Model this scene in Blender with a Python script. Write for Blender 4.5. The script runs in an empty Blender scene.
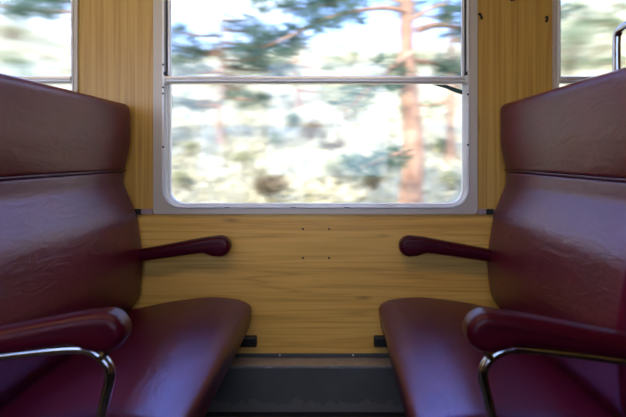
import bpy, bmesh, math, random
from mathutils import Vector, Matrix, noise as mnoise

random.seed(7)
SC = bpy.context.scene
COL = SC.collection

# ------------------------------------------------------------------ camera
FPX, CX, CY = 500.0, 335.0, 156.0          # focal length in pixels, vanishing point in the 626x417 frame
CAM = Vector((0.078, -2.0, 0.992))
cam_d = bpy.data.cameras.new("camera")
cam_d.sensor_width = 36.0
cam_d.lens = FPX / 626.0 * 36.0
cam_d.shift_x = -(CX - 313.0) / 626.0
cam_d.shift_y = -(208.5 - CY) / 626.0
cam_d.clip_start = 0.02
cam_d.clip_end = 400
cam_d.dof.use_dof = True
cam_d.dof.focus_distance = 1.75
cam_d.dof.aperture_fstop = 2.8
cam_o = bpy.data.objects.new("camera", cam_d)
cam_o.location = CAM
cam_o.rotation_euler = (math.radians(90), 0, 0)
COL.objects.link(cam_o)
SC.camera = cam_o

# ------------------------------------------------------------------ colour management
SC.view_settings.view_transform = 'Standard'
SC.view_settings.look = 'None'
SC.view_settings.gamma = 1.0
SC.view_settings.use_curve_mapping = False
SC.view_settings.exposure = 1.78
SC.cycles.max_bounces = 14
SC.cycles.diffuse_bounces = 7
SC.cycles.glossy_bounces = 4
SC.cycles.transparent_max_bounces = 24
SC.cycles.sample_clamp_indirect = 8.0
SC.cycles.caustics_reflective = False
SC.cycles.caustics_refractive = True

# ------------------------------------------------------------------ sky and sun
SKY_STRENGTH = 2.0
SUN_STRENGTH = 2.8
w = bpy.data.worlds.new("sky")
SC.world = w
w.use_nodes = True
nt = w.node_tree
nt.nodes.clear()
tc = nt.nodes.new("ShaderNodeTexCoord")
sep = nt.nodes.new("ShaderNodeSeparateXYZ")
nt.links.new(tc.outputs["Generated"], sep.inputs[0])
ramp = nt.nodes.new("ShaderNodeValToRGB")
cr = ramp.color_ramp
cr.elements[0].position = 0.0
cr.elements[0].color = (0.50, 0.66, 0.95, 1)
cr.elements[1].position = 0.75
cr.elements[1].color = (0.09, 0.18, 0.55, 1)
e = cr.elements.new(0.3)
e.color = (0.16, 0.27, 0.66, 1)
nt.links.new(sep.outputs["Z"], ramp.inputs[0])
mp = nt.nodes.new("ShaderNodeMapping")
mp.inputs["Scale"].default_value = (3.0, 3.0, 9.0)
nt.links.new(tc.outputs["Generated"], mp.inputs[0])
cl = nt.nodes.new("ShaderNodeTexNoise")
cl.inputs["Scale"].default_value = 1.0
cl.inputs["Detail"].default_value = 5
nt.links.new(mp.outputs[0], cl.inputs["Vector"])
clr = nt.nodes.new("ShaderNodeValToRGB")
clr.color_ramp.elements[0].position = 0.48
clr.color_ramp.elements[1].position = 0.66
nt.links.new(cl.outputs["Fac"], clr.inputs[0])
mixc = nt.nodes.new("ShaderNodeMix")
mixc.data_type = 'RGBA'
nt.links.new(clr.outputs[0], mixc.inputs[0])
nt.links.new(ramp.outputs[0], mixc.inputs[6])
mixc.inputs[7].default_value = (0.82, 0.92, 1.1, 1)
bg = nt.nodes.new("ShaderNodeBackground")
bg.inputs[1].default_value = SKY_STRENGTH
nt.links.new(mixc.outputs[2], bg.inputs[0])
wo = nt.nodes.new("ShaderNodeOutputWorld")
nt.links.new(bg.outputs[0], wo.inputs[0])

sun_d = bpy.data.lights.new("sun", 'SUN')
sun_d.energy = SUN_STRENGTH
sun_d.angle = math.radians(1.0)
sun_d.color = (1.0, 0.90, 0.72)
sun_o = bpy.data.objects.new("sun", sun_d)
sun_dir = Vector((0.45, 0.62, -0.75))       # direction the light travels: from behind-left of the camera
sun_o.rotation_euler = sun_dir.to_track_quat('-Z', 'Y').to_euler()
sun_o.location = (-6, -8, 12)
COL.objects.link(sun_o)

# ------------------------------------------------------------------ helpers
def put(o, parent=None):
    COL.objects.link(o)
    if parent is not None:
        o.parent = parent
    return o

def tag(o, label=None, cat=None, group=None, kind=None):
    if label: o["label"] = label
    if cat: o["category"] = cat
    if group: o["group"] = group
    if kind: o["kind"] = kind
    return o

def empty(name, loc=(0, 0, 0), label=None, cat=None, group=None, kind=None):
    o = bpy.data.objects.new(name, None)
    o.empty_display_size = 0.1
    o.location = loc
    COL.objects.link(o)
    return tag(o, label, cat, group, kind)

def mesh_obj(name, bm, mat, parent=None, smooth=True, angle=40, bevel=None, origin=None):
    """bm is in world space; parent is an Empty or object with only a translation."""
    bmesh.ops.recalc_face_normals(bm, faces=bm.faces[:])
    base = Vector(origin) if origin is not None else Vector((0, 0, 0))
    if origin is not None:
        bmesh.ops.translate(bm, verts=bm.verts[:], vec=-base)
    me = bpy.data.meshes.new(name)
    bm.to_mesh(me)
    bm.free()
    me.materials.append(mat)
    if smooth:
        me.polygons.foreach_set("use_smooth", [True] * len(me.polygons))
        try:
            me.set_sharp_from_angle(angle=math.radians(angle))
        except Exception:
            pass
    o = bpy.data.objects.new(name, me)
    o.location = base
    COL.objects.link(o)
    if parent is not None:
        o.parent = parent
        # world translation of parent chain
        p, t = parent, Vector((0, 0, 0))
        while p is not None:
            t += p.location
            p = p.parent
        o.location = base - t
    if bevel:
        m = o.modifiers.new("bevel", 'BEVEL')
        m.width = bevel
        m.segments = 2
        m.limit_method = 'ANGLE'
        m.angle_limit = math.radians(40)
    return o

def bm_new():
    return bmesh.new()

def add_box(bm, x0, x1, y0, y1, z0, z1):
    vs = [bm.verts.new(p) for p in ((x0, y0, z0), (x1, y0, z0), (x1, y1, z0), (x0, y1, z0),
                                    (x0, y0, z1), (x1, y0, z1), (x1, y1, z1), (x0, y1, z1))]
    for f in ((0, 1, 2, 3), (4, 5, 6, 7), (0, 1, 5, 4), (1, 2, 6, 5), (2, 3, 7, 6), (3, 0, 4, 7)):
        bm.faces.new([vs[i] for i in f])
    return bm

def box(name, x0, x1, y0, y1, z0, z1, mat, parent=None, bevel=None):
    return mesh_obj(name, add_box(bm_new(), x0, x1, y0, y1, z0, z1), mat, parent, bevel=bevel,
                    origin=((x0 + x1) / 2, (y0 + y1) / 2, z0))

def add_tube(bm, path, radii, n=10, caps=True):
    pts = [Vector(p) for p in path]
    if not hasattr(radii, "__len__"):
        radii = [radii] * len(pts)
    rings = []
    up = None
    for i, p in enumerate(pts):
        if i == 0: t = pts[1] - pts[0]
        elif i == len(pts) - 1: t = pts[-1] - pts[-2]
        else: t = (pts[i + 1] - pts[i]).normalized() + (pts[i] - pts[i - 1]).normalized()
        t.normalize()
        if up is None:
            a = Vector((0, 0, 1)) if abs(t.z) < 0.9 else Vector((1, 0, 0))
            up = (a - t * a.dot(t)).normalized()
        else:
            up = (up - t * up.dot(t)).normalized()
        side = t.cross(up)
        rings.append([bm.verts.new(p + (up * math.cos(k * 2 * math.pi / n) + side * math.sin(k * 2 * math.pi / n)) * radii[i])
                      for k in range(n)])
    for a, b in zip(rings, rings[1:]):
        for k in range(n):
            bm.faces.new((a[k], a[(k + 1) % n], b[(k + 1) % n], b[k]))
    if caps:
        bm.faces.new(rings[0][::-1])
        bm.faces.new(rings[-1])
    return bm

def smooth_path(pts, n=8):
    """Catmull-Rom through the points."""
    P = [Vector(p) for p in pts]
    P = [P[0] * 2 - P[1]] + P + [P[-1] * 2 - P[-2]]
    out = []
    for i in range(1, len(P) - 2):
        for k in range(n):
            t = k / n
            a, b, c, d = P[i - 1], P[i], P[i + 1], P[i + 2]
            out.append(0.5 * ((2 * b) + (c - a) * t + (2 * a - 5 * b + 4 * c - d) * t * t + (3 * b - a - 3 * c + d) * t ** 3))
    out.append(P[-2])
    return out

def rounded_poly(corners, seg=7):
    """corners: (u, z, radius) of a closed polygon -> list of (u, z)."""
    out = []
    n = len(corners)
    for i in range(n):
        p = Vector(corners[i][:2]); r = corners[i][2]
        a = Vector(corners[i - 1][:2]); b = Vector(corners[(i + 1) % n][:2])
        d1, d2 = (a - p), (b - p)
        l1, l2 = d1.length, d2.length
        d1.normalize(); d2.normalize()
        ang = math.acos(max(-1, min(1, d1.dot(d2))))
        if r <= 1e-5 or ang > math.radians(178):
            out.append(p); continue
        t = min(r / math.tan(ang / 2), l1 * 0.48, l2 * 0.48)
        s, e_ = p + d1 * t, p + d2 * t
        for k in range(seg + 1):          # quadratic bezier is close enough to an arc
            f = k / seg
            out.append(s * (1 - f) ** 2 + p * 2 * f * (1 - f) + e_ * f * f)
    return [(v.x, v.y) for v in out]

def densify(poly, step):
    out = []
    n = len(poly)
    for i in range(n):
        a, b = Vector(poly[i]), Vector(poly[(i + 1) % n])
        k = max(1, int((b - a).length / step))
        for j in range(k):
            out.append(tuple(a.lerp(b, j / k)))
    return out

def offset_poly(poly, d):
    n = len(poly)
    area = sum(poly[i][0] * poly[(i + 1) % n][1] - poly[(i + 1) % n][0] * poly[i][1] for i in range(n))
    s = 1 if area > 0 else -1
    out = []
    for i in range(n):
        a, b, c = Vector(poly[i - 1]), Vector(poly[i]), Vector(poly[(i + 1) % n])
        t = (c - a)
        if t.length < 1e-9:
            out.append(tuple(b)); continue
        t.normalize()
        nrm = Vector((-t.y, t.x)) * s       # inward
        out.append((b.x + nrm.x * d, b.y + nrm.y * d))
    return out

def loft_y(poly, y0, y1, r, sign=1, x_off=0.0, mid=10, bulge=None):
    """Closed (u, z) outline carried along y with rounded ends."""
    bm = bm_new()
    ys = []
    K = 6
    for k in range(K + 1):
        a = math.pi / 2 * k / K
        ys.append((y0 + r * (1 - math.sin(a)) * 1.0, r * (1 - math.cos(math.pi / 2 - a))))
    ys = [(y0 + r * (1 - math.cos(math.pi / 2 * k / K)), r * (1 - math.sin(math.pi / 2 * k / K))) for k in range(K + 1)]
    yl = [(y1 - (a - y0), b) for a, b in ys]
    mids = [(y0 + r + (y1 - y0 - 2 * r) * k / mid, 0.0) for k in range(1, mid)]
    seq = ys + mids + yl[::-1]
    rings = []
    for y, ins in seq:
        pl = offset_poly(poly, ins) if ins > 1e-6 else poly
        ring = []
        for (u, z) in pl:
            if bulge:
                du, dz = bulge(u, y, z)
                u, z = u + du, z + dz
            ring.append(bm.verts.new((sign * u + x_off, y, z)))
        rings.append(ring)
    n = len(poly)
    for a, b in zip(rings, rings[1:]):
        for k in range(n):
            bm.faces.new((a[k], a[(k + 1) % n], b[(k + 1) % n], b[k]))
    bm.faces.new(rings[0]); bm.faces.new(rings[-1])
    return bm

def rr_outline(x0, x1, z0, z1, rb, rt, seg=8):
    """rounded rectangle in x-z with bottom and top corner radii."""
    pts = []
    for (cx, cz, r, a0) in ((x0 + rb, z0 + rb, rb, math.pi), (x1 - rb, z0 + rb, rb, 1.5 * math.pi),
                            (x1 - rt, z1 - rt, rt, 0), (x0 + rt, z1 - rt, rt, 0.5 * math.pi)):
        for k in range(seg + 1):
            a = a0 + (math.pi / 2) * k / seg
            pts.append((cx + r * math.cos(a), cz + r * math.sin(a)))
    return pts

def ring_mesh(outer, inner, y0, y1):
    bm = bm_new()
    n = len(outer)
    v = [[bm.verts.new((p[0], y, p[1])) for p in pl] for pl, y in ((outer, y0), (inner, y0), (outer, y1), (inner, y1))]
    for k in range(n):
        j = (k + 1) % n
        bm.faces.new((v[0][k], v[0][j], v[1][j], v[1][k]))
        bm.faces.new((v[2][k], v[2][j], v[3][j], v[3][k]))
        bm.faces.new((v[0][k], v[0][j], v[2][j], v[2][k]))
        bm.faces.new((v[1][k], v[1][j], v[3][j], v[3][k]))
    return bm

def slab_mesh(outline, y0, y1):
    bm = bm_new()
    a = [bm.verts.new((p[0], y0, p[1])) for p in outline]
    b = [bm.verts.new((p[0], y1, p[1])) for p in outline]
    bm.faces.new(a); bm.faces.new(b)
    n = len(outline)
    for k in range(n):
        bm.faces.new((a[k], a[(k + 1) % n], b[(k + 1) % n], b[k]))
    return bm

# ------------------------------------------------------------------ materials
def mat_new(name):
    m = bpy.data.materials.new(name)
    m.use_nodes = True
    nt = m.node_tree
    b = nt.nodes["Principled BSDF"]
    return m, nt, b

def N(nt, kind, **inp):
    n = nt.nodes.new(kind)
    for k, v in inp.items():
        n.inputs[k.replace("_", " ")].default_value = v
    return n

def rampn(nt, src, stops):
    r = nt.nodes.new("ShaderNodeValToRGB")
    el = r.color_ramp.elements
    el[0].position, el[0].color = stops[0][0], (*stops[0][1], 1)
    el[1].position, el[1].color = stops[-1][0], (*stops[-1][1], 1)
    for p, c in stops[1:-1]:
        x = el.new(p); x.color = (*c, 1)
    nt.links.new(src, r.inputs[0])
    return r.outputs[0]

def mixrgb(nt, fac, a, b, mode='MIX'):
    m = nt.nodes.new("ShaderNodeMix")
    m.data_type = 'RGBA'; m.blend_type = mode
    for s, v in ((0, fac), (6, a), (7, b)):
        if hasattr(v, "links"): nt.links.new(v, m.inputs[s])
        elif isinstance(v, (tuple, list)): m.inputs[s].default_value = (*v, 1)
        else: m.inputs[s].default_value = v
    return m.outputs[2]

def coords(nt, scale, kind="Object", rot=(0, 0, 0)):
    t = nt.nodes.new("ShaderNodeTexCoord")
    m = nt.nodes.new("ShaderNodeMapping")
    m.inputs["Scale"].default_value = scale
    m.inputs["Rotation"].default_value = rot
    nt.links.new(t.outputs[kind], m.inputs[0])
    return m.outputs[0]

def bumpn(nt, b, height, strength=0.2, dist=0.002):
    n = nt.nodes.new("ShaderNodeBump")
    n.inputs["Strength"].default_value = strength
    n.inputs["Distance"].default_value = dist
    nt.links.new(height, n.inputs["Height"])
    nt.links.new(n.outputs[0], b.inputs["Normal"])

def simple(name, col, rough=0.5, metal=0.0, var=0.12, vscale=8.0, coat=0.0, bump=0.0):
    m, nt, b = mat_new(name)
    v = coords(nt, (1, 1, 1))
    nz = N(nt, "ShaderNodeTexNoise", Scale=vscale, Detail=5.0)
    nt.links.new(v, nz.inputs["Vector"])
    lo = tuple(c * (1 - var) for c in col); hi = tuple(min(1, c * (1 + var)) for c in col)
    nt.links.new(rampn(nt, nz.outputs["Fac"], [(0.3, lo), (0.7, hi)]), b.inputs["Base Color"])
    b.inputs["Roughness"].default_value = rough
    b.inputs["Metallic"].default_value = metal
    b.inputs["Coat Weight"].default_value = coat
    if bump: bumpn(nt, b, nz.outputs["Fac"], bump)
    return m

def leather(name, dark=1.0, spec=0.3, tint=(0.92, 0.74, 0.70, 1), ior=1.5):
    m, nt, b = mat_new(name)
    v = coords(nt, (1, 1, 1))
    big = N(nt, "ShaderNodeTexNoise", Scale=5.0, Detail=6.0, Roughness=0.65)
    nt.links.new(v, big.inputs["Vector"])
    base = rampn(nt, big.outputs["Fac"], [(0.25, (0.078 * dark, 0.0010 * dark, 0.012 * dark)), (0.55, (0.112 * dark, 0.0014 * dark, 0.018 * dark)),
                                          (0.8, (0.145 * dark, 0.002 * dark, 0.024 * dark))])
    b.inputs["IOR"].default_value = ior
    nt.links.new(base, b.inputs["Base Color"])
    rr = N(nt, "ShaderNodeTexNoise", Scale=9.0, Detail=8.0, Roughness=0.7)
    nt.links.new(v, rr.inputs["Vector"])
    mr = N(nt, "ShaderNodeMapRange")
    mr.inputs["To Min"].default_value = 0.26
    mr.inputs["To Max"].default_value = 0.36
    nt.links.new(rr.outputs["Fac"], mr.inputs["Value"])
    nt.links.new(mr.outputs[0], b.inputs["Roughness"])
    b.inputs["Specular IOR Level"].default_value = spec
    b.inputs["Specular Tint"].default_value = tint
    # creases + grain
    wv = coords(nt, (1.0, 0.6, 2.2))
    wr = N(nt, "ShaderNodeTexNoise", Scale=11.0, Detail=7.0, Roughness=0.6, Distortion=1.4)
    nt.links.new(wv, wr.inputs["Vector"])
    vo = N(nt, "ShaderNodeTexVoronoi", Scale=420.0)
    nt.links.new(v, vo.inputs["Vector"])
    ad = nt.nodes.new("ShaderNodeMath"); ad.operation = 'MULTIPLY_ADD'
    nt.links.new(vo.outputs["Distance"], ad.inputs[0]); ad.inputs[1].default_value = 0.05
    nt.links.new(wr.outputs["Fac"], ad.inputs[2])
    bumpn(nt, b, ad.outputs[0], 0.35, 0.006)
    return m

def wood(name, horizontal, gain=1.0):
    m, nt, b = mat_new(name)
    # grain axis is stretched
    if horizontal: sc_f, sc_c, sc_k = (1.6, 1, 90), (0.45, 1, 13), (2.6, 1, 11)
    else: sc_f, sc_c, sc_k = (110, 1, 1.6), (17, 1, 0.35), (11, 1, 2.4)
    vf, vc = coords(nt, sc_f), coords(nt, sc_c)
    fine = N(nt, "ShaderNodeTexNoise", Scale=1.0, Detail=5.0, Roughness=0.6)
    nt.links.new(vf, fine.inputs["Vector"])
    band = N(nt, "ShaderNodeTexNoise", Scale=1.0, Detail=3.5, Roughness=0.62, Distortion=0.25)
    nt.links.new(vc, band.inputs["Vector"])
    mm = nt.nodes.new("ShaderNodeMath"); mm.operation = 'MULTIPLY'; mm.inputs[1].default_value = 7.0 if horizontal else 5.0
    nt.links.new(band.outputs["Fac"], mm.inputs[0])
    pp = nt.nodes.new("ShaderNodeMath"); pp.operation = 'PINGPONG'; pp.inputs[1].default_value = 0.5
    nt.links.new(mm.outputs[0], pp.inputs[0])
    g = gain
    lines = rampn(nt, pp.outputs[0], [(0.0, (0.78 * g, 0.475 * g, 0.114 * g)), (0.22, (0.74 * g, 0.435 * g, 0.096 * g)), (0.40, (0.65 * g, 0.350 * g, 0.066 * g)), (0.5, (0.54 * g, 0.270 * g, 0.047 * g))])
    col = mixrgb(nt, 0.32, lines, rampn(nt, fine.outputs["Fac"], [(0.35, (0.60 * g, 0.330 * g, 0.064 * g)), (0.62, (0.80 * g, 0.495 * g, 0.127 * g))]))
    # knots
    vk = coords(nt, sc_k)
    kn = N(nt, "ShaderNodeTexVoronoi", Scale=1.0)
    nt.links.new(vk, kn.inputs["Vector"])
    kf = rampn(nt, kn.outputs["Distance"], [(0.02, (0.75, 0.75, 0.75)), (0.12, (0, 0, 0))])
    col = mixrgb(nt, kf, col, (0.33 * g, 0.16 * g, 0.038 * g))
    nt.links.new(col, b.inputs["Base Color"])
    b.inputs["Roughness"].default_value = 0.34
    b.inputs["Specular IOR Level"].default_value = 0.5
    bumpn(nt, b, fine.outputs["Fac"], 0.06, 0.001)
    return m

def chrome(name):
    m, nt, b = mat_new(name)
    v = coords(nt, (40, 40, 40))
    nz = N(nt, "ShaderNodeTexNoise", Scale=1.0, Detail=3.0)
    nt.links.new(v, nz.inputs["Vector"])
    nt.links.new(rampn(nt, nz.outputs["Fac"], [(0.3, (0.36, 0.37, 0.41)), (0.7, (0.46, 0.47, 0.51))]), b.inputs["Base Color"])
    b.inputs["Metallic"].default_value = 1.0
    b.inputs["Roughness"].default_value = 0.10
    return m

def alu(name, col, rough, metal):
    m, nt, b = mat_new(name)
    v = coords(nt, (3, 3, 60))
    nz = N(nt, "ShaderNodeTexNoise", Scale=3.0, Detail=5.0)
    nt.links.new(v, nz.inputs["Vector"])
    nt.links.new(rampn(nt, nz.outputs["Fac"], [(0.3, tuple(c * 0.96 for c in col)), (0.7, col)]), b.inputs["Base Color"])
    b.inputs["Metallic"].default_value = metal
    b.inputs["Roughness"].default_value = rough
    return m

def glass(name, wavy):
    """clear = plain pane; wavy = old pane whose vertical drawing lines smear what lies behind it sideways"""
    m, nt, b = mat_new(name)
    nt.nodes.remove(b)
    out = nt.nodes["Material Output"]
    gl = nt.nodes.new("ShaderNodeBsdfGlossy"); gl.inputs["Roughness"].default_value = 0.03
    fr = nt.nodes.new("ShaderNodeFresnel"); fr.inputs[0].default_value = 1.45
    mx = nt.nodes.new("ShaderNodeMixShader")
    if wavy:
        tr = nt.nodes.new("ShaderNodeBsdfRefraction"); tr.inputs["Color"].default_value = (0.975, 0.98, 0.975, 1)
        tr.inputs["IOR"].default_value = 1.45; tr.inputs["Roughness"].default_value = 0.0
        g = nt.nodes.new("ShaderNodeNewGeometry")
        wn = nt.nodes.new("ShaderNodeTexWhiteNoise"); wn.noise_dimensions = '3D'
        nt.links.new(g.outputs["Position"], wn.inputs["Vector"])
        sb = nt.nodes.new("ShaderNodeVectorMath"); sb.operation = 'SUBTRACT'; sb.inputs[1].default_value = (0.5, 0.5, 0.5)
        nt.links.new(wn.outputs["Color"], sb.inputs[0])
        ml = nt.nodes.new("ShaderNodeVectorMath"); ml.operation = 'MULTIPLY'; ml.inputs[1].default_value = (0.036, 0.0, 0.007)
        nt.links.new(sb.outputs[0], ml.inputs[0])
        ad = nt.nodes.new("ShaderNodeVectorMath"); ad.operation = 'ADD'
        nt.links.new(g.outputs["Normal"], ad.inputs[0]); nt.links.new(ml.outputs[0], ad.inputs[1])
        nm = nt.nodes.new("ShaderNodeVectorMath"); nm.operation = 'NORMALIZE'
        nt.links.new(ad.outputs[0], nm.inputs[0]); nt.links.new(nm.outputs[0], tr.inputs["Normal"])
    else:
        tr = nt.nodes.new("ShaderNodeBsdfTransparent"); tr.inputs[0].default_value = (0.975, 0.98, 0.975, 1)
    nt.links.new(fr.outputs[0], mx.inputs[0]); nt.links.new(tr.outputs[0], mx.inputs[1]); nt.links.new(gl.outputs[0], mx.inputs[2])
    nt.links.new(mx.outputs[0], out.inputs[0])
    return m

def duct_paint(name):
    m, nt, b = mat_new(name)
    v = coords(nt, (1, 1, 1))
    nz = N(nt, "ShaderNodeTexNoise", Scale=6.0, Detail=8.0, Roughness=0.7)
    nt.links.new(v, nz.inputs["Vector"])
    base = rampn(nt, nz.outputs["Fac"], [(0.3, (0.085, 0.092, 0.095)), (0.7, (0.115, 0.123, 0.126))])
    # scuffed band near the floor: shoe wear with a ragged upper edge
    t = nt.nodes.new("ShaderNodeTexCoord")
    sp = nt.nodes.new("ShaderNodeSeparateXYZ"); nt.links.new(t.outputs["Object"], sp.inputs[0])
    n2 = N(nt, "ShaderNodeTexNoise", Scale=28.0, Detail=6.0); nt.links.new(v, n2.inputs["Vector"])
    ma = nt.nodes.new("ShaderNodeMath"); ma.operation = 'MULTIPLY_ADD'; ma.inputs[1].default_value = -0.09
    nt.links.new(n2.outputs["Fac"], ma.inputs[0]); nt.links.new(sp.outputs["Z"], ma.inputs[2])
    f1 = rampn(nt, ma.outputs[0], [(0.0, (1, 1, 1)), (0.006, (0, 0, 0))])
    c1 = mixrgb(nt, f1, base, (0.15, 0.15, 0.145))
    # chips along the upper edge and a few scratches
    n3 = N(nt, "ShaderNodeTexNoise", Scale=1.0, Detail=6.0, Roughness=0.8)
    nt.links.new(coords(nt, (22, 30, 60)), n3.inputs["Vector"])
    zz = rampn(nt, sp.outputs["Z"], [(0.174, (0, 0, 0)), (0.179, (1, 1, 1))])
    mz = nt.nodes.new("ShaderNodeMath"); mz.operation = 'MULTIPLY'
    nt.links.new(rampn(nt, n3.outputs["Fac"], [(0.60, (0, 0, 0)), (0.66, (1, 1, 1))]), mz.inputs[0]); nt.links.new(zz, mz.inputs[1])
    c2 = mixrgb(nt, mz.outputs[0], c1, (0.6, 0.58, 0.55))
    n4 = N(nt, "ShaderNodeTexNoise", Scale=9.0, Detail=9.0, Roughness=0.75, Distortion=2.5); nt.links.new(v, n4.inputs["Vector"])
    c3 = mixrgb(nt, rampn(nt, n4.outputs["Fac"], [(0.70, (0, 0, 0)), (0.73, (0.6, 0.6, 0.6))]), c2, (0.3, 0.3, 0.29))
    nt.links.new(c3, b.inputs["Base Color"])
    b.inputs["Roughness"].default_value = 0.38
    return m

def leafmat(name, lo, hi, rough=0.6):
    m, nt, b = mat_new(name)
    nz = N(nt, "ShaderNodeTexNoise", Scale=2.2, Detail=4.0)
    nt.links.new(coords(nt, (1, 1, 1)), nz.inputs["Vector"])
    c = rampn(nt, nz.outputs["Fac"], [(0.3, lo), (0.7, hi)])
    nt.links.new(c, b.inputs["Base Color"])
    b.inputs["Roughness"].default_value = rough
    tl = nt.nodes.new("ShaderNodeBsdfTranslucent"); nt.links.new(c, tl.inputs[0])
    mx = nt.nodes.new("ShaderNodeMixShader"); mx.inputs[0].default_value = 0.35
    out = nt.nodes["Material Output"]
    nt.links.new(b.outputs[0], mx.inputs[1]); nt.links.new(tl.outputs[0], mx.inputs[2]); nt.links.new(mx.outputs[0], out.inputs[0])
    return m

def bark(name, a, c_):
    m, nt, b = mat_new(name)
    nz = N(nt, "ShaderNodeTexNoise", Scale=4.0, Detail=8.0, Roughness=0.7)
    nt.links.new(coords(nt, (2, 2, 0.8)), nz.inputs["Vector"])
    c0 = rampn(nt, nz.outputs["Fac"], [(0.35, a), (0.65, c_)])
    n2 = N(nt, "ShaderNodeTexNoise", Scale=2.6, Detail=2.0)  # pale patches of sunlight painted into the bark colour
    nt.links.new(coords(nt, (1, 1, 1)), n2.inputs["Vector"])
    c0 = mixrgb(nt, rampn(nt, n2.outputs["Fac"], [(0.56, (0, 0, 0)), (0.70, (0.6, 0.6, 0.6))]), c0, tuple(min(0.8, v * 1.3 + 0.1) for v in c_))
    nt.links.new(c0, b.inputs["Base Color"])
    b.inputs["Roughness"].default_value = 0.9
    bumpn(nt, b, nz.outputs["Fac"], 0.8, 0.03)
    return m

def ground(name):
    m, nt, b = mat_new(name)
    n1 = N(nt, "ShaderNodeTexNoise", Scale=1.7, Detail=10.0, Roughness=0.78); nt.links.new(coords(nt, (1, 1, 1)), n1.inputs["Vector"])
    c = rampn(nt, n1.outputs["Fac"], [(0.30, (0.22, 0.22, 0.12)), (0.42, (0.36, 0.35, 0.20)), (0.52, (0.50, 0.46, 0.30)), (0.66, (0.58, 0.53, 0.37))])
    n2 = N(nt, "ShaderNodeTexNoise", Scale=9.0, Detail=7.0); nt.links.new(coords(nt, (1, 1, 1)), n2.inputs["Vector"])
    c2 = mixrgb(nt, rampn(nt, n2.outputs["Fac"], [(0.52, (0, 0, 0)), (0.68, (0.8, 0.8, 0.8))]), c, (0.28, 0.25, 0.15))
    nt.links.new(c2, b.inputs["Base Color"])
    b.inputs["Roughness"].default_value = 0.95
    bumpn(nt, b, n1.outputs["Fac"], 0.6, 0.2)
    return m

def worn(name):
    m, nt, b = mat_new(name)
    n3 = N(nt, "ShaderNodeTexNoise", Scale=1.0, Detail=7.0, Roughness=0.8)
    nt.links.new(coords(nt, (16, 60, 120)), n3.inputs["Vector"])
    c = rampn(nt, n3.outputs["Fac"], [(0.45, (0.22, 0.22, 0.215)), (0.60, (0.30, 0.30, 0.29)), (0.63, (0.85, 0.84, 0.80))])
    nt.links.new(c, b.inputs["Base Color"])
    b.inputs["Roughness"].default_value = 0.35
    return m

M = dict(
    leather=leather("burgundy_leather"),
    cushion=leather("burgundy_leather_polished", 0.85, 0.75, (0.42, 0.48, 1.0, 1), 1.9),  # blue of the reflected sky put into the specular tint
    back=leather("burgundy_leather_back", 0.95, 0.6, (0.60, 0.56, 1.0, 1), 1.6),  # lavender sky sheen put into the tint, weaker than on the cushion
    arm=leather("burgundy_armrest", dark=0.5),
    piping=simple("dark_piping", (0.07, 0.004, 0.012), 0.4),
    shell=simple("seat_shell", (0.030, 0.026, 0.030), 0.4),
    black=simple("black_rubber", (0.012, 0.012, 0.013), 0.5),
    base=simple("seat_base_paint", (0.022, 0.020, 0.022), 0.5),
    chrome=chrome("chrome"),
    alu=alu("window_frame_paint", (0.60, 0.53, 0.45), 0.4, 0.1),
    alu2=alu("window_rim_aluminium", (0.86, 0.85, 0.85), 0.3, 0.15),
    rail=alu("window_rail_aluminium", (0.80, 0.78, 0.78), 0.3, 0.35),
    glass=glass("window_glass", True), glass_clear=glass("window_glass_clear", False),
    wood_v=wood("pine_laminate_vertical", False, 0.82),
    wood_h=wood("pine_laminate_horizontal", True, 1.13),
    duct=duct_paint("duct_paint"),
    ledge=simple("duct_ledge", (0.42, 0.36, 0.32), 0.32, 0.3, vscale=30),
    strip=simple("trim_metal", (0.42, 0.31, 0.32), 0.35, 0.3),
    darkstrip=simple("dark_strip", (0.07, 0.075, 0.08), 0.4, 0.2),
    ceil=simple("ceiling_paint", (0.72, 0.70, 0.66), 0.5),
    floor=simple("floor_lino", (0.030, 0.022, 0.022), 0.45, vscale=20, bump=0.05),
    screw=simple("screw_head", (0.03, 0.028, 0.026), 0.4, 0.5),
    green=simple("dark_green_seal", (0.03, 0.075, 0.065), 0.45),
    trunk=bark("pine_bark", (0.26, 0.13, 0.075), (0.50, 0.31, 0.20)),
    trunk2=bark("shrub_bark", (0.10, 0.06, 0.035), (0.24, 0.16, 0.10)),
    needle=leafmat("pine_needles", (0.045, 0.105, 0.085), (0.12, 0.20, 0.12)),
    needle2=leafmat("pine_needles_pale", (0.10, 0.16, 0.07), (0.22, 0.28, 0.12)),
    leaf=leafmat("scrub_leaves", (0.17, 0.23, 0.12), (0.36, 0.41, 0.25)),
    leaf2=leafmat("scrub_leaves_brown", (0.20, 0.15, 0.08), (0.36, 0.28, 0.16)),
    leaf3=leafmat("scrub_leaves_pale", (0.40, 0.41, 0.22), (0.62, 0.59, 0.38)),
    edge=worn("worn_edge_paint"),
    grass=leafmat("dry_grass_blades", (0.44, 0.42, 0.28), (0.86, 0.82, 0.64)),
    ground=ground("dry_bank"),
)

# ------------------------------------------------------------------ the carriage shell
PX = 0.004                                   # metres per pixel on the window wall
def wx(px): return (px - 315.5) * PX         # photo column on the wall -> x
def wz(py): return (404.0 - py) * PX         # photo row on the wall -> z (floor = 0)

PITCH = 1.592
XL, XR, YB, HZ = -PITCH * 3.5, PITCH * 1.5, -2.86, 2.25        # carriage ends, opposite wall, ceiling
WIN_X0, WIN_X1 = wx(154), wx(477)            # main window outer edges
WIN_Z0, WIN_Z1 = wz(214), 1.96
LOW_Z0 = wz(353)

box("floor", XL, XR, YB, 0.12, -0.06, 0.0, M["floor"])
tag(bpy.data.objects["floor"], "dark linoleum carriage floor between the seats", "floor", kind="structure")
c_o = box("ceiling", XL - 0.05, XR + 0.05, YB - 0.05, 0.10, HZ, HZ + 0.06, M["ceil"])
tag(c_o, "pale painted carriage ceiling above the window", "ceiling", kind="structure")

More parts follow.
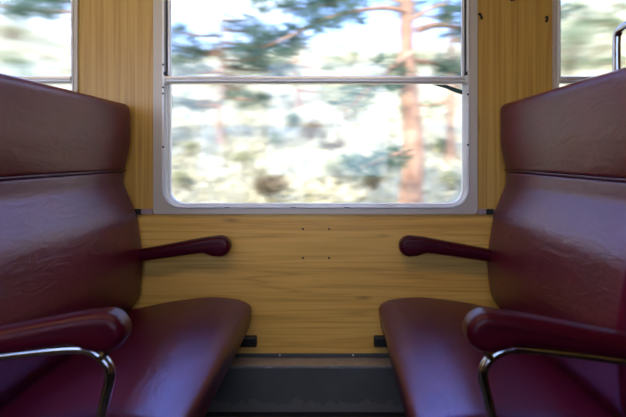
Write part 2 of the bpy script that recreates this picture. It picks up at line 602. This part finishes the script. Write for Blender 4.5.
def side_wall(name, yin, yout, label, bays):
    root = empty(name, (0, yin, 0), label, "wall", kind="structure")
    box("lower_panel", XL, XR, min(yin, yout), max(yin, yout), 0.0, WIN_Z0, M["wood_h"], root)
    box("upper_panel", XL, XR, min(yin, yout), max(yin, yout), WIN_Z1, HZ, M["wood_v"], root)
    xs = [XL] + [v for k in bays for v in (WIN_X0 + k * PITCH, WIN_X1 + k * PITCH)] + [XR]
    for a, b_ in zip(xs[0::2], xs[1::2]):
        box("pillar_panel", a, b_, min(yin, yout), max(yin, yout), WIN_Z0, WIN_Z1, M["wood_v"], root)
    return root

wb = side_wall("wall_back", 0.0, 0.09, "pine laminate carriage wall around the windows", (-3, -2, -1, 0, 1))
wf = side_wall("wall_front", YB, YB - 0.09, "pine laminate carriage wall on the opposite side", (-3, -2, -1, 0))
for s, nm in ((-1, "wall_left"), (1, "wall_right")):
    a, b_ = (XL, XL - 0.06) if s < 0 else (XR, XR + 0.06)
    o = box(nm, min(a, b_), max(a, b_), YB, 0.09, 0.0, HZ, M["wood_v"])
    tag(o, "pine laminate end partition at the %s of the carriage" % ("left" if s < 0 else "right"), "wall", kind="structure")

# details of the visible wall
for k in (-1, 0):                            # metal trim under the two visible pillars
    x0, x1 = WIN_X1 + k * PITCH, WIN_X0 + (k + 1) * PITCH
    box("trim_strip", x0 + 0.002, x1 - 0.002, -0.010, -0.0005, wz(214.0), wz(208.8), M["strip"], wb, bevel=0.002)
    inner = (x1 - 0.048, x1 - 0.075) if k == -1 else (x0 + 0.034, x0 + 0.062)
    box("trim_clip", min(inner), max(inner), -0.016, -0.010, wz(214.2), wz(208.6), M["black"], wb, bevel=0.0015)

def disc(name, x, z, r, y, mat, parent, depth=0.003):
    bm = bm_new()
    add_tube(bm, [(x, y, z), (x, y - depth * 0.7, z), (x, y - depth, z)], [r, r, r * 0.6], n=10)
    return mesh_obj(name, bm, mat, parent, origin=(x, y, z))

for px in (303, 329):
    for py in (229, 258):
        disc("screw", wx(px), wz(py), 0.0042, -0.0002, M["screw"], wb)
# two small black hooks on the right pillar and a coat knob at its top
def hook(px, py, s):
    bm = bm_new()
    x, z = wx(px), wz(py)
    add_tube(bm, smooth_path([(x, 0, z + .010), (x, -0.012, z + 0.010), (x + s * 0.003, -0.020, z - 0.004), (x + s * 0.006, -0.014, z - 0.010)], 4), 0.0042, n=8)
    return mesh_obj("hook", bm, M["black"], wb, origin=(x, 0, z))
hook(479.3, 17, 1)
hook(546.0, 20, -1)
disc("knob", wx(512), wz(-2.5), 0.015, -0.0002, M["black"], wb, 0.02)

# ------------------------------------------------------------------ windows
def window(name, cx, face, label, detail, slim=1.0):
    """face = +1: outside lies towards +y (the wall in view); -1: opposite wall."""
    yw = 0.0 if face > 0 else YB
    gmat = M['glass'] if face > 0 else M['glass_clear']
    root = empty(name, (cx, yw, WIN_Z0), label, "window", kind="structure")
    def Y(a): return yw + face * a
    xo0, xo1 = cx + WIN_X0 - WX_C, cx + WIN_X1 - WX_C
    F = lambda px: cx + wx(154 + (px - 154) * slim if px < 220 else 477 - (477 - px) * slim if px > 430 else px) - WX_C
    z1 = WIN_Z1
    # flat flange on the wall
    mesh_obj("frame", ring_mesh(rr_outline(xo0, xo1, WIN_Z0, z1, 0.012, 0.012), rr_outline(F(163.5), F(468), wz(207.4), z1 - 0.03, 0.075, 0.075), Y(-0.012), Y(0.05)),
             M["alu"], root, bevel=0.003, origin=(cx, yw, WIN_Z0))
    # raised inner rim
    mesh_obj("inner_rim", ring_mesh(rr_outline(F(163.0), F(468.5), wz(207.9), z1 - 0.028, 0.076, 0.076), rr_outline(F(166), F(466), wz(206), z1 - 0.04, 0.068, 0.068), Y(-0.018), Y(0.05)),
             M["alu2"], root, bevel=0.003, origin=(cx, yw, WIN_Z0))
    mesh_obj("gasket", ring_mesh(rr_outline(F(165.9), F(466.1), wz(206.1), z1 - 0.04, 0.068, 0.068), rr_outline(F(167.2), F(465.2), wz(205.4), z1 - 0.045, 0.064, 0.064), Y(-0.006), Y(0.05)),
             M["black"] if False else M["alu2"], root, origin=(cx, yw, WIN_Z0))
    mesh_obj("lower_sash", ring_mesh(rr_outline(F(166.8), F(465.6), wz(205.6), wz(80), 0.064, 0.004), rr_outline(F(168.4), F(464.2), wz(204.0), wz(83), 0.058, 0.004), Y(0.012), Y(0.045)),
             M["alu2"], root, bevel=0.0025, origin=(cx, yw, WIN_Z0))
    mesh_obj("lower_pane", slab_mesh(rr_outline(F(168.0), F(464.6), wz(204.4), wz(81), 0.056, 0.002), Y(0.030), Y(0.034)), gmat, root, smooth=False, origin=(cx, yw, WIN_Z0))
    us = mesh_obj("upper_sash", ring_mesh(rr_outline(F(168.3), F(464.0), wz(83), z1 - 0.045, 0.004, 0.05), rr_outline(F(171), F(461.5), wz(77.5), z1 - 0.065, 0.006, 0.04), Y(-0.008), Y(0.010)),
             M["alu2"], root, bevel=0.002, origin=(cx, yw, WIN_Z0))
    mesh_obj("upper_pane", slab_mesh(rr_outline(F(170.5), F(462), wz(78.5), z1 - 0.06, 0.004, 0.04), Y(0.0), Y(0.004)), gmat, root, smooth=False, origin=(cx, yw, WIN_Z0))
    # pull rail across the middle: a grooved bar proud of the sash
    bm = bm_new()
    prof = [(-0.004, wz(84.0)), (-0.022, wz(84.0)), (-0.026, wz(82.6)), (-0.022, wz(81.4)), (-0.022, wz(80.6)), (-0.028, wz(79.6)), (-0.026, wz(77.6)), (-0.018, wz(76.8)), (-0.004, wz(77.0))]
    ends = (F(166.2), F(465.2))
    R = [[bm.verts.new((x, Y(p[0]), p[1])) for p in prof] for x in ends]
    for k in range(len(prof)):
        j = (k + 1) % len(prof)
        bm.faces.new((R[0][k], R[0][j], R[1][j], R[1][k]))
    bm.faces.new(R[0]); bm.faces.new(R[1])
    rail = mesh_obj("pull_rail", bm, M["rail"], root, angle=30, origin=(cx, yw, wz(80)))
    if detail:
        for xa, xb in ((165.0, 167.6), (463.6, 466.4)):   # end blocks of the rail
            box("rail_end", F(xa), F(xb), Y(-0.030), Y(-0.002), wz(84.6), wz(76.4), M["alu2"], rail, bevel=0.003)
        # guide slot of the upper sash, black, with latch
        for px in (167.1, 464.9):
            box("guide_slot", F(px) - 0.0022, F(px) + 0.0022, Y(-0.010), Y(0.012), wz(76.5), z1 - 0.10, M["black"], root)
            box("latch", F(px) - 0.006, F(px) + 0.004, Y(-0.026), Y(-0.010), wz(76.2), wz(72.5), M["black"], root, bevel=0.002)
        for px, py in ((164.6, 65.5), (164.6, 94.0), (164.7, 147), (466.7, 95.0), (466.7, 145), (164.6, 88)):
            disc("screw", F(px), wz(py), 0.0042, Y(-0.0175), M["screw"], root)
        for px in (228.5, 294, 347):
            box("drain_slot", F(px) - 0.012, F(px) + 0.010, Y(-0.0188), Y(-0.0175), wz(207.3), wz(206.8), M["screw"], root)
        # wedge of dark green seal hanging under the rail at the right
        bm = bm_new()
        tri = [(F(434), wz(84.0)), (F(447), wz(84.0)), (F(463.4), wz(89.6)), (F(463.4), wz(93.8)), (F(458), wz(92.2)), (F(447), wz(87.6))]
        a = [bm.verts.new((p[0], Y(0.018), p[1])) for p in tri]; c = [bm.verts.new((p[0], Y(0.026), p[1])) for p in tri]
        bm.faces.new(a); bm.faces.new(c)
        for k in range(len(tri)):
            j = (k + 1) % len(tri); bm.faces.new((a[k], a[j], c[j], c[k]))
        mesh_obj("seal", bm, M["green"], root, smooth=False, origin=(F(463), yw, wz(84)))
    return root

WX_C = (WIN_X0 + WIN_X1) / 2
window("window_1", 0.0 + WX_C, 1, "wide aluminium framed carriage window between the two red seats", True)
window("window_2", -PITCH + WX_C, 1, "window behind the left seat, cut by the left photo edge", False, 0.47)
window("window_3", PITCH + WX_C, 1, "window behind the right seat, cut by the right photo edge", False, 0.47)
for i, k in enumerate((-2, -3)):
    window("window_%d" % (4 + i), k * PITCH + WX_C, 1, "carriage window %s bays left of the red seats" % ("two", "three")[i], False)
for i, k in enumerate((0, -1, -2, -3)):
    window("window_%d" % (6 + i), k * PITCH + WX_C, -1, "window in the opposite wall, %s" % ("behind the camera", "one bay to the left", "two bays to the left", "three bays to the left")[i], False)

# ------------------------------------------------------------------ heating duct under the window
duct = empty("heater_duct", (0, -0.03, 0), "low dark grey heating duct along the foot of the wall", "heater duct")
box("face_panel", XL + 0.002, XR - 0.002, -0.084, -0.002, 0.0, 0.1825, M["duct"], duct, bevel=0.003)
lg = box("ledge", XL + 0.002, XR - 0.002, -0.086, -0.0015, 0.1827, 0.188, M["ledge"], duct, bevel=0.0015)
box("worn_edge", XL + 0.002, XR - 0.002, -0.089, -0.0862, 0.1800, 0.1895, M["edge"], lg, bevel=0.001)
st = box("wall_strip", XL + 0.002, XR - 0.002, -0.007, -0.0012, 0.1882, LOW_Z0, M["darkstrip"], duct, bevel=0.0015)
for px in (280, 353):
    disc("screw", wx(px), wz(354.3), 0.0035, -0.0072, M["alu2"], st)
box("kick_strip", XL + 0.002, XR - 0.002, -0.091, -0.0845, 0.0, 0.012, M["black"], duct, bevel=0.001)

# ------------------------------------------------------------------ added fill lamps on the ceiling, out of view, brightening the interior
m, nt_, b_ = mat_new("fill_lamp_diffuser")
b_.inputs["Base Color"].default_value = (0.9, 0.9, 0.88, 1)
b_.inputs["Emission Color"].default_value = (1.0, 0.76, 0.48, 1)
FILL_LAMP = 2.4
b_.inputs["Emission Strength"].default_value = FILL_LAMP
M["lamp"] = m
for i, k in enumerate((0, -1, -2, -3)):
    cx = k * PITCH
    lr = empty("fill_lamp", (cx, -1.43, HZ), "added unseen fill lamp over the aisle, %s" % ("between the red seats", "one bay left", "two bays left", "three bays left")[i], "lamp", "added fill lamps over the aisle")
    box("housing", cx - 0.62, cx + 0.62, -1.56, -1.30, HZ - 0.030, HZ - 0.001, M["ceil"], lr, bevel=0.006)
    box("diffuser", cx - 0.60, cx + 0.60, -1.54, -1.32, HZ - 0.060, HZ - 0.031, M["lamp"], lr, bevel=0.012)

# ------------------------------------------------------------------ bench seats
Y_FAR, Y_NEAR = -0.014, -0.955
def wob(seed, amp):
    def f(u, y, z):
        n = mnoise.noise(Vector((u * 5 + seed, y * 4, z * 5)))
        return amp * n, amp * 0.5 * n
    return f

def bench(sign, label, handle, seed):
    root = empty("bench_seat", (sign * 0.55, -0.47, 0.0), label, "train seat", "facing bench seats by the window")
    side = sign
    B = (sign * 0.55, -0.47, 0.3)
    # cushion
    p = densify(rounded_poly([(0.246, 0.405, 0.075), (0.266, 0.285, 0.05), (0.765, 0.262, 0.02), (0.765, 0.384, 0.02), (0.58, 0.420, 0.5), (0.400, 0.442, 0.5), (0.290, 0.430, 0.12)]), 0.03)
    mesh_obj("seat_cushion", loft_y(p, Y_NEAR, Y_FAR, 0.034, sign, mid=22, bulge=wob(seed, 0.004)), M["cushion"], root, angle=60, origin=B)
    # lower back
    p = densify(rounded_poly([(0.748, 0.934, 0.012), (0.752, 0.885, 0.05), (0.700, 0.765, 0.20), (0.674, 0.590, 0.20), (0.686, 0.450, 0.10), (0.735, 0.372, 0.03), (0.792, 0.372, 0.01), (0.792, 0.934, 0.01)]), 0.03)
    br = mesh_obj("backrest", loft_y(p, Y_NEAR, Y_FAR, 0.030, sign, mid=22, bulge=wob(seed + 9, 0.003)), M["back"], root, angle=60, origin=B)
    # headrest roll
    p = densify(rounded_poly([(0.744, 0.938, 0.014), (0.725, 1.040, 0.2), (0.724, 1.198, 0.040), (0.796, 1.198, 0.018), (0.796, 0.938, 0.01)]), 0.025)
    hr = mesh_obj("headrest", loft_y(p, Y_NEAR - 0.004, Y_FAR, 0.036, sign, mid=22, bulge=wob(seed + 21, 0.003)), M["leather"], root, angle=60, origin=B)
    bm = bm_new()
    add_tube(bm, [(sign * 0.7455, Y_FAR - 0.018 + (Y_NEAR + 0.014 - Y_FAR + 0.018) * k / 12, 0.9365) for k in range(13)], 0.0030, n=8)
    mesh_obj("piping", bm, M["piping"], br, origin=B)
    # rear shell with thin lip over the headrest
    p = rounded_poly([(0.7965, 0.20, 0.004), (0.7965, 1.206, 0.003), (0.808, 1.206, 0.005), (0.808, 0.20, 0.004)], 4)
    mesh_obj("rear_shell", loft_y(p, Y_NEAR + 0.004, Y_FAR - 0.004, 0.004, sign, mid=4), M["shell"], root, angle=40, origin=B)
    # pedestal under the cushion
    bs = box("base", min(sign * 0.47, sign * 0.76), max(sign * 0.47, sign * 0.76), -0.90, -0.100, 0.0, 0.262, M["base"], root, bevel=0.008)
    # black wall bracket carrying the cushion
    a, b_ = sorted((sign * 0.232, sign * 0.35))
    box("wall_bracket", a, b_, -0.030, -0.0012, 0.236, 0.278, M["black"], root, bevel=0.006)
    # arm rests
    nose = [(0.369 - 0.042 * math.sin(t), 0.642 + 0.040 * math.cos(t), 0.0) for t in [math.pi * k / 14 for k in range(15)]]
    arm = nose + [(0.398, 0.604, 0.03), (0.432, 0.617, 0.05), (0.480, 0.611, 0.10), (0.715, 0.578, 0.012), (0.715, 0.622, 0.012), (0.420, 0.677, 0.10)]
    for (ya, yb, nm) in ((-0.080, -0.020, "far"), (-1.022, -0.960, "near")):
        ap = [(u + (0.012 if nm == 'near' else 0.0), z) for u, z in densify(rounded_poly(arm), 0.02)]
        ar = mesh_obj("armrest", loft_y(ap, ya, yb, 0.018, sign, mid=4), M["arm"], root, angle=60, origin=(sign * 0.5, ya, 0.62))
        # raised seam round the pad, on the face towards the aisle
        inner = offset_poly(ap, 0.020)
        bm = bm_new()
        pts = [(sign * u, ya - 0.0002, z) for (u, z) in inner if 0.352 < u < 0.70 and z > 0.648 - 0.123 * (u - 0.36)]
        if len(pts) > 4:
            pts.sort(key=lambda q: abs(q[0]))
            add_tube(bm, pts, 0.0018, n=6)
            mesh_obj("seam", bm, M["arm"], ar, origin=(sign * 0.5, ya, 0.62))
    # chrome tube carrying the near arm rest
    ty = -0.990
    path = [(0.735, 0.02), (0.735, 0.30), (0.735, 0.545), (0.715, 0.571), (0.66, 0.580), (0.56, 0.5935), (0.455, 0.603), (0.415, 0.598), (0.387, 0.577), (0.377, 0.545), (0.396, 0.46), (0.418, 0.34), (0.430, 0.20), (0.440, 0.02)]
    bm = bm_new()
    add_tube(bm, smooth_path([(sign * u, ty, z) for u, z in path], 6), 0.0105, n=14)
    tb = mesh_obj("chrome_tube", bm, M["chrome"], root, origin=(sign * 0.55, ty, 0.0))
    bm = bm_new()                             # welded clip between tube and pad
    add_tube(bm, [(sign * 0.392, ty - 0.004, 0.585), (sign * 0.383, ty - 0.006, 0.600), (sign * 0.379, ty - 0.004, 0.612)], [0.008, 0.009, 0.006], n=10)
    mesh_obj("clip", bm, M["chrome"], tb, origin=(sign * 0.385, ty, 0.59))
    for u in (0.440, 0.735):
        bm = bm_new()
        add_tube(bm, [(sign * u, ty, 0.0), (sign * u, ty, 0.014), (sign * u, ty, 0.022)], [0.024, 0.024, 0.013], n=14)
        mesh_obj("foot", bm, M["black"], tb, origin=(sign * u, ty, 0.0))
    if handle:                                # chrome grab handle on the aisle corner
        bm = bm_new()
        hx = sign * 0.770
        add_tube(bm, smooth_path([(hx, -0.772, 1.185), (hx, -0.772, 1.272), (hx, -0.778, 1.292), (hx, -0.800, 1.302), (hx, -0.90, 1.302), (hx, -0.930, 1.292), (hx, -0.937, 1.26), (hx, -0.937, 1.17)], 5), 0.0095, n=12)
        mesh_obj("grab_handle", bm, M["chrome"], root, origin=(hx, -0.89, 1.185))
    return root

bL = bench(-1, "burgundy leather bench seat on the left, facing right", False, 3.0)
bR = bench(1, "burgundy leather bench seat on the right with chrome grab handle", True, 31.0)

def copy_tree(o, parent=None):
    c = o.copy(); COL.objects.link(c); c.parent = parent
    for ch in list(o.children): copy_tree(ch, c)
    return c
# the pair across the aisle, turned by half a turn
for src, lab in ((bL, "burgundy leather bench seat across the aisle, back to the right"), (bR, "burgundy leather bench seat across the aisle, back to the left")):
    c = copy_tree(src)
    c.rotation_euler.z = math.pi
    c.location = (-src.location.x, YB - src.location.y, 0)
    c["label"] = lab

# ------------------------------------------------------------------ outside: bank, scrub, pines
def smoothstep(a, b, v):
    t = max(0.0, min(1.0, (v - a) / (b - a)))
    return t * t * (3 - 2 * t)

def gz(x, y):
    sl = 0.335 + 0.135 * smoothstep(5.5, 11, x) + 0.075 * smoothstep(9, 16, -x)
    yy = max(0.0, y - 2.2)
    cap = 19.5
    h = -0.75 + sl * (yy if yy < cap else cap - 0.25 * (yy - cap))
    h += 0.55 * smoothstep(3, 9, y) * mnoise.noise(Vector((x * 0.22, y * 0.22, 1.7))) + 0.16 * smoothstep(2.5, 5, y) * mnoise.noise(Vector((x * 0.9, y * 0.9, 5.1)))
    return h

bm = bm_new()
NX, NY = 120, 70
xs = [-38 + 76 * i / NX for i in range(NX + 1)]
ys = [0.6 + 44 * (j / NY) ** 1.5 for j in range(NY + 1)]
G = [[bm.verts.new((x, y, gz(x, y))) for x in xs] for y in ys]
for j in range(NY):
    for i in range(NX):
        bm.faces.new((G[j][i], G[j][i + 1], G[j + 1][i + 1], G[j + 1][i]))
gr = mesh_obj("hillside", bm, M["ground"], None, angle=180)
tag(gr, "pale dry sunlit hillside rising outside the windows", "hillside", kind="structure")
# flat ground of the far side of the line
bm = bm_new()
add_box(bm, -38, 38, -40, 0.6, -1.2, -0.75)
tag(mesh_obj("track_bed", bm, M["ground"], None, smooth=False), "pale gravel ground under the carriage", "ground", kind="structure")

def out(px, py, d):
    """point seen at photo pixel (px, py), d metres in front of the camera"""
    return Vector((CAM.x + (px - CX) * d / FPX, CAM.y + d, CAM.z - (py - CY) * d / FPX))

PLACED = []
def leaf_tri(V, F, c, n, t, l, w_):
    i = len(V)
    s = n.cross(t)
    if s.length < 1e-4: return
    s.normalize()
    V += [c - t * l * 0.5, c + s * w_ * 0.5, c + t * l * 0.5, c - s * w_ * 0.5]
    F.append((i, i + 1, i + 2, i + 3))

def rnd_dir():
    while True:
        v = Vector((random.uniform(-1, 1), random.uniform(-1, 1), random.uniform(-1, 1)))
        if 0.05 < v.length < 1: return v.normalized()

def pyobj(name, V, F, mat, parent, origin, label=None, kind=None):
    me = bpy.data.meshes.new(name)
    o_ = Vector(origin)
    me.from_pydata([v - o_ for v in V], [], F)
    me.materials.append(mat)
    o = bpy.data.objects.new(name, me)
    COL.objects.link(o)
    if parent is not None:
        o.parent = parent
        o.location = o_ - parent.location
    else:
        o.location = o_
    if kind: o["kind"] = kind
    return o

def bush(x, y, r, h, mat, label, group, n=None, name="scrub_bush"):
    for (ox, oy, orr) in PLACED:              # keep clear of the neighbours
        r = min(r, max(0.2, (math.hypot(x - ox, y - oy) * 0.72 - orr)))
    PLACED.append((x, y, r))
    h = min(h, 1.7 * r)
    z0 = gz(x, y)
    root = empty(name, (x, y, z0), label, "bush", group)
    bm = bm_new()
    lobes = []
    for k in range(random.randint(5, 8)):
        a = random.uniform(0, 6.28); rr_ = r * random.uniform(0.1, 0.65)
        tip = Vector((x + rr_ * math.cos(a), y + rr_ * math.sin(a), z0 + h * random.uniform(0.45, 0.82)))
        add_tube(bm, smooth_path([(x, y, z0 - 0.1), Vector((x, y, z0)).lerp(tip, 0.5) + Vector((0, 0, 0.08 * h)), tip], 3), [0.035 * h, 0.03 * h, 0.026 * h, 0.02 * h, 0.016 * h, 0.012 * h, 0.006 * h], n=6)
        lobes.append((tip, r * random.uniform(0.35, 0.6), h * random.uniform(0.2, 0.34)))
    mesh_obj("stem", bm, M["trunk2"], root, origin=(x, y, z0))
    V, F = [], []
    n = n or int(900 * max(0.6, r))
    sz = 0.07 * (0.7 + 0.5 * r)
    for k in range(n):
        c, lr, lh = random.choice(lobes)
        d = rnd_dir(); q = random.uniform(0.55, 1.0)
        p = c + Vector((d.x * lr * q, d.y * lr * q, d.z * lh * q))
        t = (rnd_dir() + d * 0.6).normalized()
        leaf_tri(V, F, p, rnd_dir(), t, sz * random.uniform(0.8, 1.9), sz * random.uniform(0.35, 0.7))
    pyobj("foliage", V, F, mat, root, (x, y, z0), kind="stuff")
    return root

def pine(base, top, r0, branches, mat, label, tuft=0.34, dens=1.0, group=None, name="pine_tree"):
    """branches: (list of points, radius); needle sprays sit along the outer part of each branch"""
    root = empty(name, base, label, "tree", group)
    PLACED.append((base[0], base[1], 0.8))
    bm = bm_new()
    b0, t0 = Vector(base), Vector(top)
    path, rad = [], []
    for k in range(15):
        f = k / 14
        p = b0.lerp(t0, f)
        p += Vector((mnoise.noise(Vector((f * 3, base[0], 0))), mnoise.noise(Vector((f * 3, 4, base[0]))), 0)) * 0.10 * min(1, f * 4)
        path.append(p if k else p - Vector((0, 0, 0.2))); rad.append(r0 * (1.25 - 0.25 * min(1, f * 8)) * (1 - 0.72 * f))
    add_tube(bm, path, rad, n=12)
    for v in bm.verts:
        v.co += Vector((1, 1, 0)) * (0.10 * r0 * mnoise.noise(v.co * 5))
    mesh_obj("trunk", bm, M["trunk"], root, origin=b0)
    V, F = [], []
    for pts, br in branches:
        bm = bm_new()
        sp = smooth_path(pts, 5)
        add_tube(bm, sp, [br * (1 - 0.8 * i / (len(sp) - 1)) for i in range(len(sp))], n=8)
        mesh_obj("branch", bm, M["trunk"], root, origin=Vector(pts[0]))
        L = sum((sp[i + 1] - sp[i]).length for i in range(len(sp) - 1))
        nt_ = int(L * 13 * dens)
        for k in range(nt_):
            f = random.uniform(0.38, 1.0)
            i = min(len(sp) - 2, int(f * (len(sp) - 1)))
            c = sp[i].lerp(sp[i + 1], f * (len(sp) - 1) - i)
            off = rnd_dir(); off.z *= 0.35
            c = c + off * tuft * random.uniform(0.2, 1.3)
            for _ in range(26):
                d = rnd_dir(); d.z = d.z * 0.7 + 0.15; d.normalize()
                ln = tuft * random.uniform(0.35, 0.7)
                leaf_tri(V, F, c + d * ln * 0.5, rnd_dir(), d, ln, 0.017)
    pyobj("needles", V, F, mat, root, b0, kind="stuff")
    return root

def P(px, py, d): return out(px, py, d)

# the orange-barked pine close to the window
D = 6.2
b0 = P(409, 200, D); b0.z = gz(b0.x, b0.y)
t0 = P(412, -190, D)
br = [([P(412, 52, D), P(395, 66, D - .1), P(372, 86, D - .2), P(345, 112, D - .3)], 0.055),
      ([P(409, 12, D), P(380, 8, D - .1), P(335, 16, D - .3), P(290, 36, D - .5), P(262, 48, D - .5)], 0.036),
      ([P(418, 30, D), P(440, 25, D + .3), P(475, 32, D + .6), P(500, 45, D + .7)], 0.05),
      ([P(411, -20, D), P(370, -28, D), P(300, -18, D - .3), P(255, -6, D - .4)], 0.045),
      ([P(412, -30, D), P(460, -20, D), P(520, -2, D - .3), P(550, 12, D - .4)], 0.055),
      ([P(410, 150, D), P(385, 158, D - .3), P(362, 168, D - .4)], 0.03),
      ([P(410, 4, D), P(370, -4, D + .2), P(320, 6, D + .5), P(262, 14, D + .6)], 0.03),
      ([P(412, 20, D), P(436, 6, D - .2), P(458, 8, D - .4), P(480, 14, D - .5)], 0.03),
      ([P(412, 60, D), P(430, 62, D + .3), P(452, 70, D + .6), P(470, 84, D + .7)], 0.03),
      ([P(412, -70, D), P(470, -95, D + .3), P(560, -80, D + .5)], 0.06),
      ([P(412, -90, D), P(350, -110, D + .3), P(250, -90, D + .5)], 0.06),
      ([P(411, -130, D), P(440, -190, D + .3), P(470, -220, D + .5)], 0.05),
      ([P(411, -150, D), P(370, -200, D + .3), P(330, -230, D + .5)], 0.05)]
pine(b0, t0, 0.155, br, M["needle"], "orange-barked pine trunk standing close outside the main window", 0.32, 1.5)

def wild_pine(px, d, top_py, rows, mat, label, r0=0.12, tuft=0.36, dens=1.0):
    b = P(px, 150, d); b.z = gz(b.x, b.y)
    t = P(px + random.uniform(-8, 8), top_py, d)
    brs = []
    for (py, L, dx) in rows:
        s0 = P(px, py, d)
        end = s0 + Vector((dx * L, random.uniform(-0.5, 0.5), random.uniform(-0.15, 0.25) * L))
        mid = s0.lerp(end, 0.5) + Vector((0, random.uniform(-0.2, 0.2), -0.06 * L))
        brs.append(([s0, mid, end], 0.035))
    return pine(b, t, r0, brs, mat, label, tuft, dens)

# pine behind the left pillar whose boughs reach both windows
wild_pine(112, 8.0, -150, [(12, 2.1, -1), (2, 2.2, -1), (-8, 1.9, -1), (20, 1.0, -1), (-25, 2.2, -1), (-30, 1.5, 1), (-50, 1.7, 1), (-60, 1.9, -1), (-90, 1.5, 1), (-110, 1.3, -1)], M["needle"],
          "dark pine with low boughs seen through the left window", 0.13)
wild_pine(222, 9.5, -10, [(36, 1.0, -1), (30, 0.9, 1), (48, 1.1, 1), (55, 1.0, -1), (66, 1.2, 1), (72, 1.0, -1), (20, 0.6, 1), (96, 0.9, 1), (104, 0.8, -1), (42, 1.2, 1), (60, 0.9, 1), (50, 0.9, -1)], M["needle"],
          "small dark green pine in the left half of the main window", 0.07, 0.40, 1.3)
wild_pine(300, 13.0, 30, [(60, 1.0, -1), (66, 1.1, 1), (80, 1.0, -1), (90, 1.2, 1), (48, 0.7, 1), (45, 0.6, -1)], M["needle2"],
          "far pale pine halfway up the bank left of the orange trunk", 0.08, 0.40, 0.6)
wild_pine(452, 9.0, -60, [(20, 1.0, -1), (40, 0.9, 1), (60, 1.0, -1), (66, 0.9, 1), (84, 0.9, 1), (-10, 1.0, 1), (-30, 0.9, -1), (100, 0.7, -1)], M["needle2"],
          "green pine just right of the orange trunk in the main window", 0.08, 0.36, 0.7)
wild_pine(660, 10.0, -60, [(30, 1.9, -1), (40, 1.2, 1), (55, 1.6, -1), (66, 1.2, 1), (10, 2.0, -1), (-4, 1.3, 1), (-12, 2.1, -1), (-30, 1.8, -1)], M["needle2"],
          "pale green pine whose boughs reach into the right window", 0.09, 0.40, 0.7)

# scrub on the bank, each seen at its own spot
spots = [  # px, py (of the middle), d, radius, height, material
    (225, 100, 9.0, 0.55, 0.7, "leaf2", "brown scrub bush upper left in the lower main pane"),
    (275, 145, 7.6, 0.45, 0.5, "leaf", "sage green scrub bush near the middle of the lower main pane"),
    (312, 142, 8.0, 0.50, 0.6, "leaf2", "brown scrub bush left of the orange trunk, halfway down the lower pane"),
    (275, 195, 6.8, 0.30, 0.35, "leaf2", "small brown tuft at the lower edge of the main window"),
    (385, 170, 6.6, 0.35, 0.45, "leaf", "sage bush at the left foot of the orange trunk"),
    (445, 150, 7.4, 0.60, 0.8, "leaf", "green bush right of the orange trunk in the lower pane"),
    (452, 190, 6.6, 0.40, 0.5, "leaf3", "pale bush in the lower right corner of the main window"),
    (190, 150, 8.4, 0.6, 0.7, "leaf3", "pale bush at the left edge of the lower main pane"),
    (180, 190, 7.0, 0.4, 0.45, "leaf3", "pale low bush in the lower left corner of the main window"),
    (240, 165, 7.6, 0.5, 0.5, "leaf3", "pale cream bush below the brown scrub"),
    (335, 180, 7.0, 0.4, 0.4, "leaf3", "pale low bush near the bottom middle of the main window"),
    (350, 120, 10.0, 0.9, 1.0, "leaf3", "pale rounded bush high on the bank left of the trunk"),
    (250, 110, 11.0, 0.8, 0.9, "leaf3", "pale bush high on the bank in the left half"),
    (204, 112, 9.0, 0.55, 0.6, "leaf2", "brown bush close to the left frame, high in the lower main pane"),
    (294, 128, 8.4, 0.50, 0.5, "leaf", "sage bush at mid height between the frame and the orange trunk"),
    (334, 152, 7.8, 0.45, 0.5, "leaf2", "brown bush just left of the orange trunk at mid height"),
    (372, 190, 6.4, 0.35, 0.4, "leaf2", "brown tuft at the bottom edge left of the orange trunk"),
    (14, 72, 11.0, 0.6, 0.5, "leaf", "low green bush at the bottom of the left window"),
    (52, 68, 10.0, 0.7, 0.8, "leaf3", "pale bush beside the frame of the left window"),
    (10, 40, 16.0, 1.3, 1.4, "leaf3", "pale far bush on the slope in the left window"),
    (570, 70, 9.0, 0.8, 1.0, "leaf", "green bush low in the right window beside its frame"),
    (605, 45, 10.0, 1.1, 1.4, "leaf3", "pale large bush in the middle of the right window"),
    (575, 25, 13.0, 1.3, 1.6, "leaf3", "pale bush high on the slope in the right window"),
    (635, 60, 9.0, 1.0, 1.2, "leaf", "green bush at the right photo edge behind the grab handle"),
]
for px, py, d, r, h, mt, lab in spots:
    # slide along the sight line until it meets the slope, so every bush is rooted
    best = d
    for k in range(200):
        dd = 4.5 + k * 0.12
        p = out(px, py + 0.4 * h * FPX / dd * 0.5, dd)
        if p.z <= gz(p.x, p.y):
            best = dd; break
    else:
        best = d
    p = out(px, py, best)
    bush(p.x, p.y, r * best / d, h * best / d, M[mt], lab, "scrub on the bank")
k = 0
for tries in range(400):                      # scrub high on the slope, alike
    x = random.uniform(-19, 19); y = random.uniform(11, 20); r = random.uniform(0.6, 1.1)
    if k >= 30 or any(math.hypot(x - ox, y - oy) < (r + orr) * 1.5 for ox, oy, orr in PLACED): continue
    k += 1
    bush(x, y, r, random.uniform(0.8, 1.3), M[random.choice(("leaf", "leaf3", "leaf3"))],
         "far rounded scrub bush high on the sunlit hillside", "far scrub on the hillside", n=500)
# dry grass on the bank: nobody could count it
V, F = [], []
for k in range(16000):
    y = 2.8 + 18 * random.random() ** 1.6
    x = random.uniform(-1, 1) * (4 + 0.8 * y)
    z = gz(x, y)
    sc_ = 0.10 + 0.018 * y
    for _ in range(3):
        d = rnd_dir(); d.z = abs(d.z) + 0.5; d.normalize()
        l = sc_ * random.uniform(0.6, 1.6)
        leaf_tri(V, F, Vector((x, y, z)) + d * l * 0.45 + Vector((random.uniform(-.1, .1), random.uniform(-.1, .1), 0)), rnd_dir(), d, l, l * 0.28)
g_o = pyobj("dry_grass", V, F, M["grass"], gr, (0, 0, 0), kind="stuff")
g_o["label"] = "pale dry grass covering the bank"
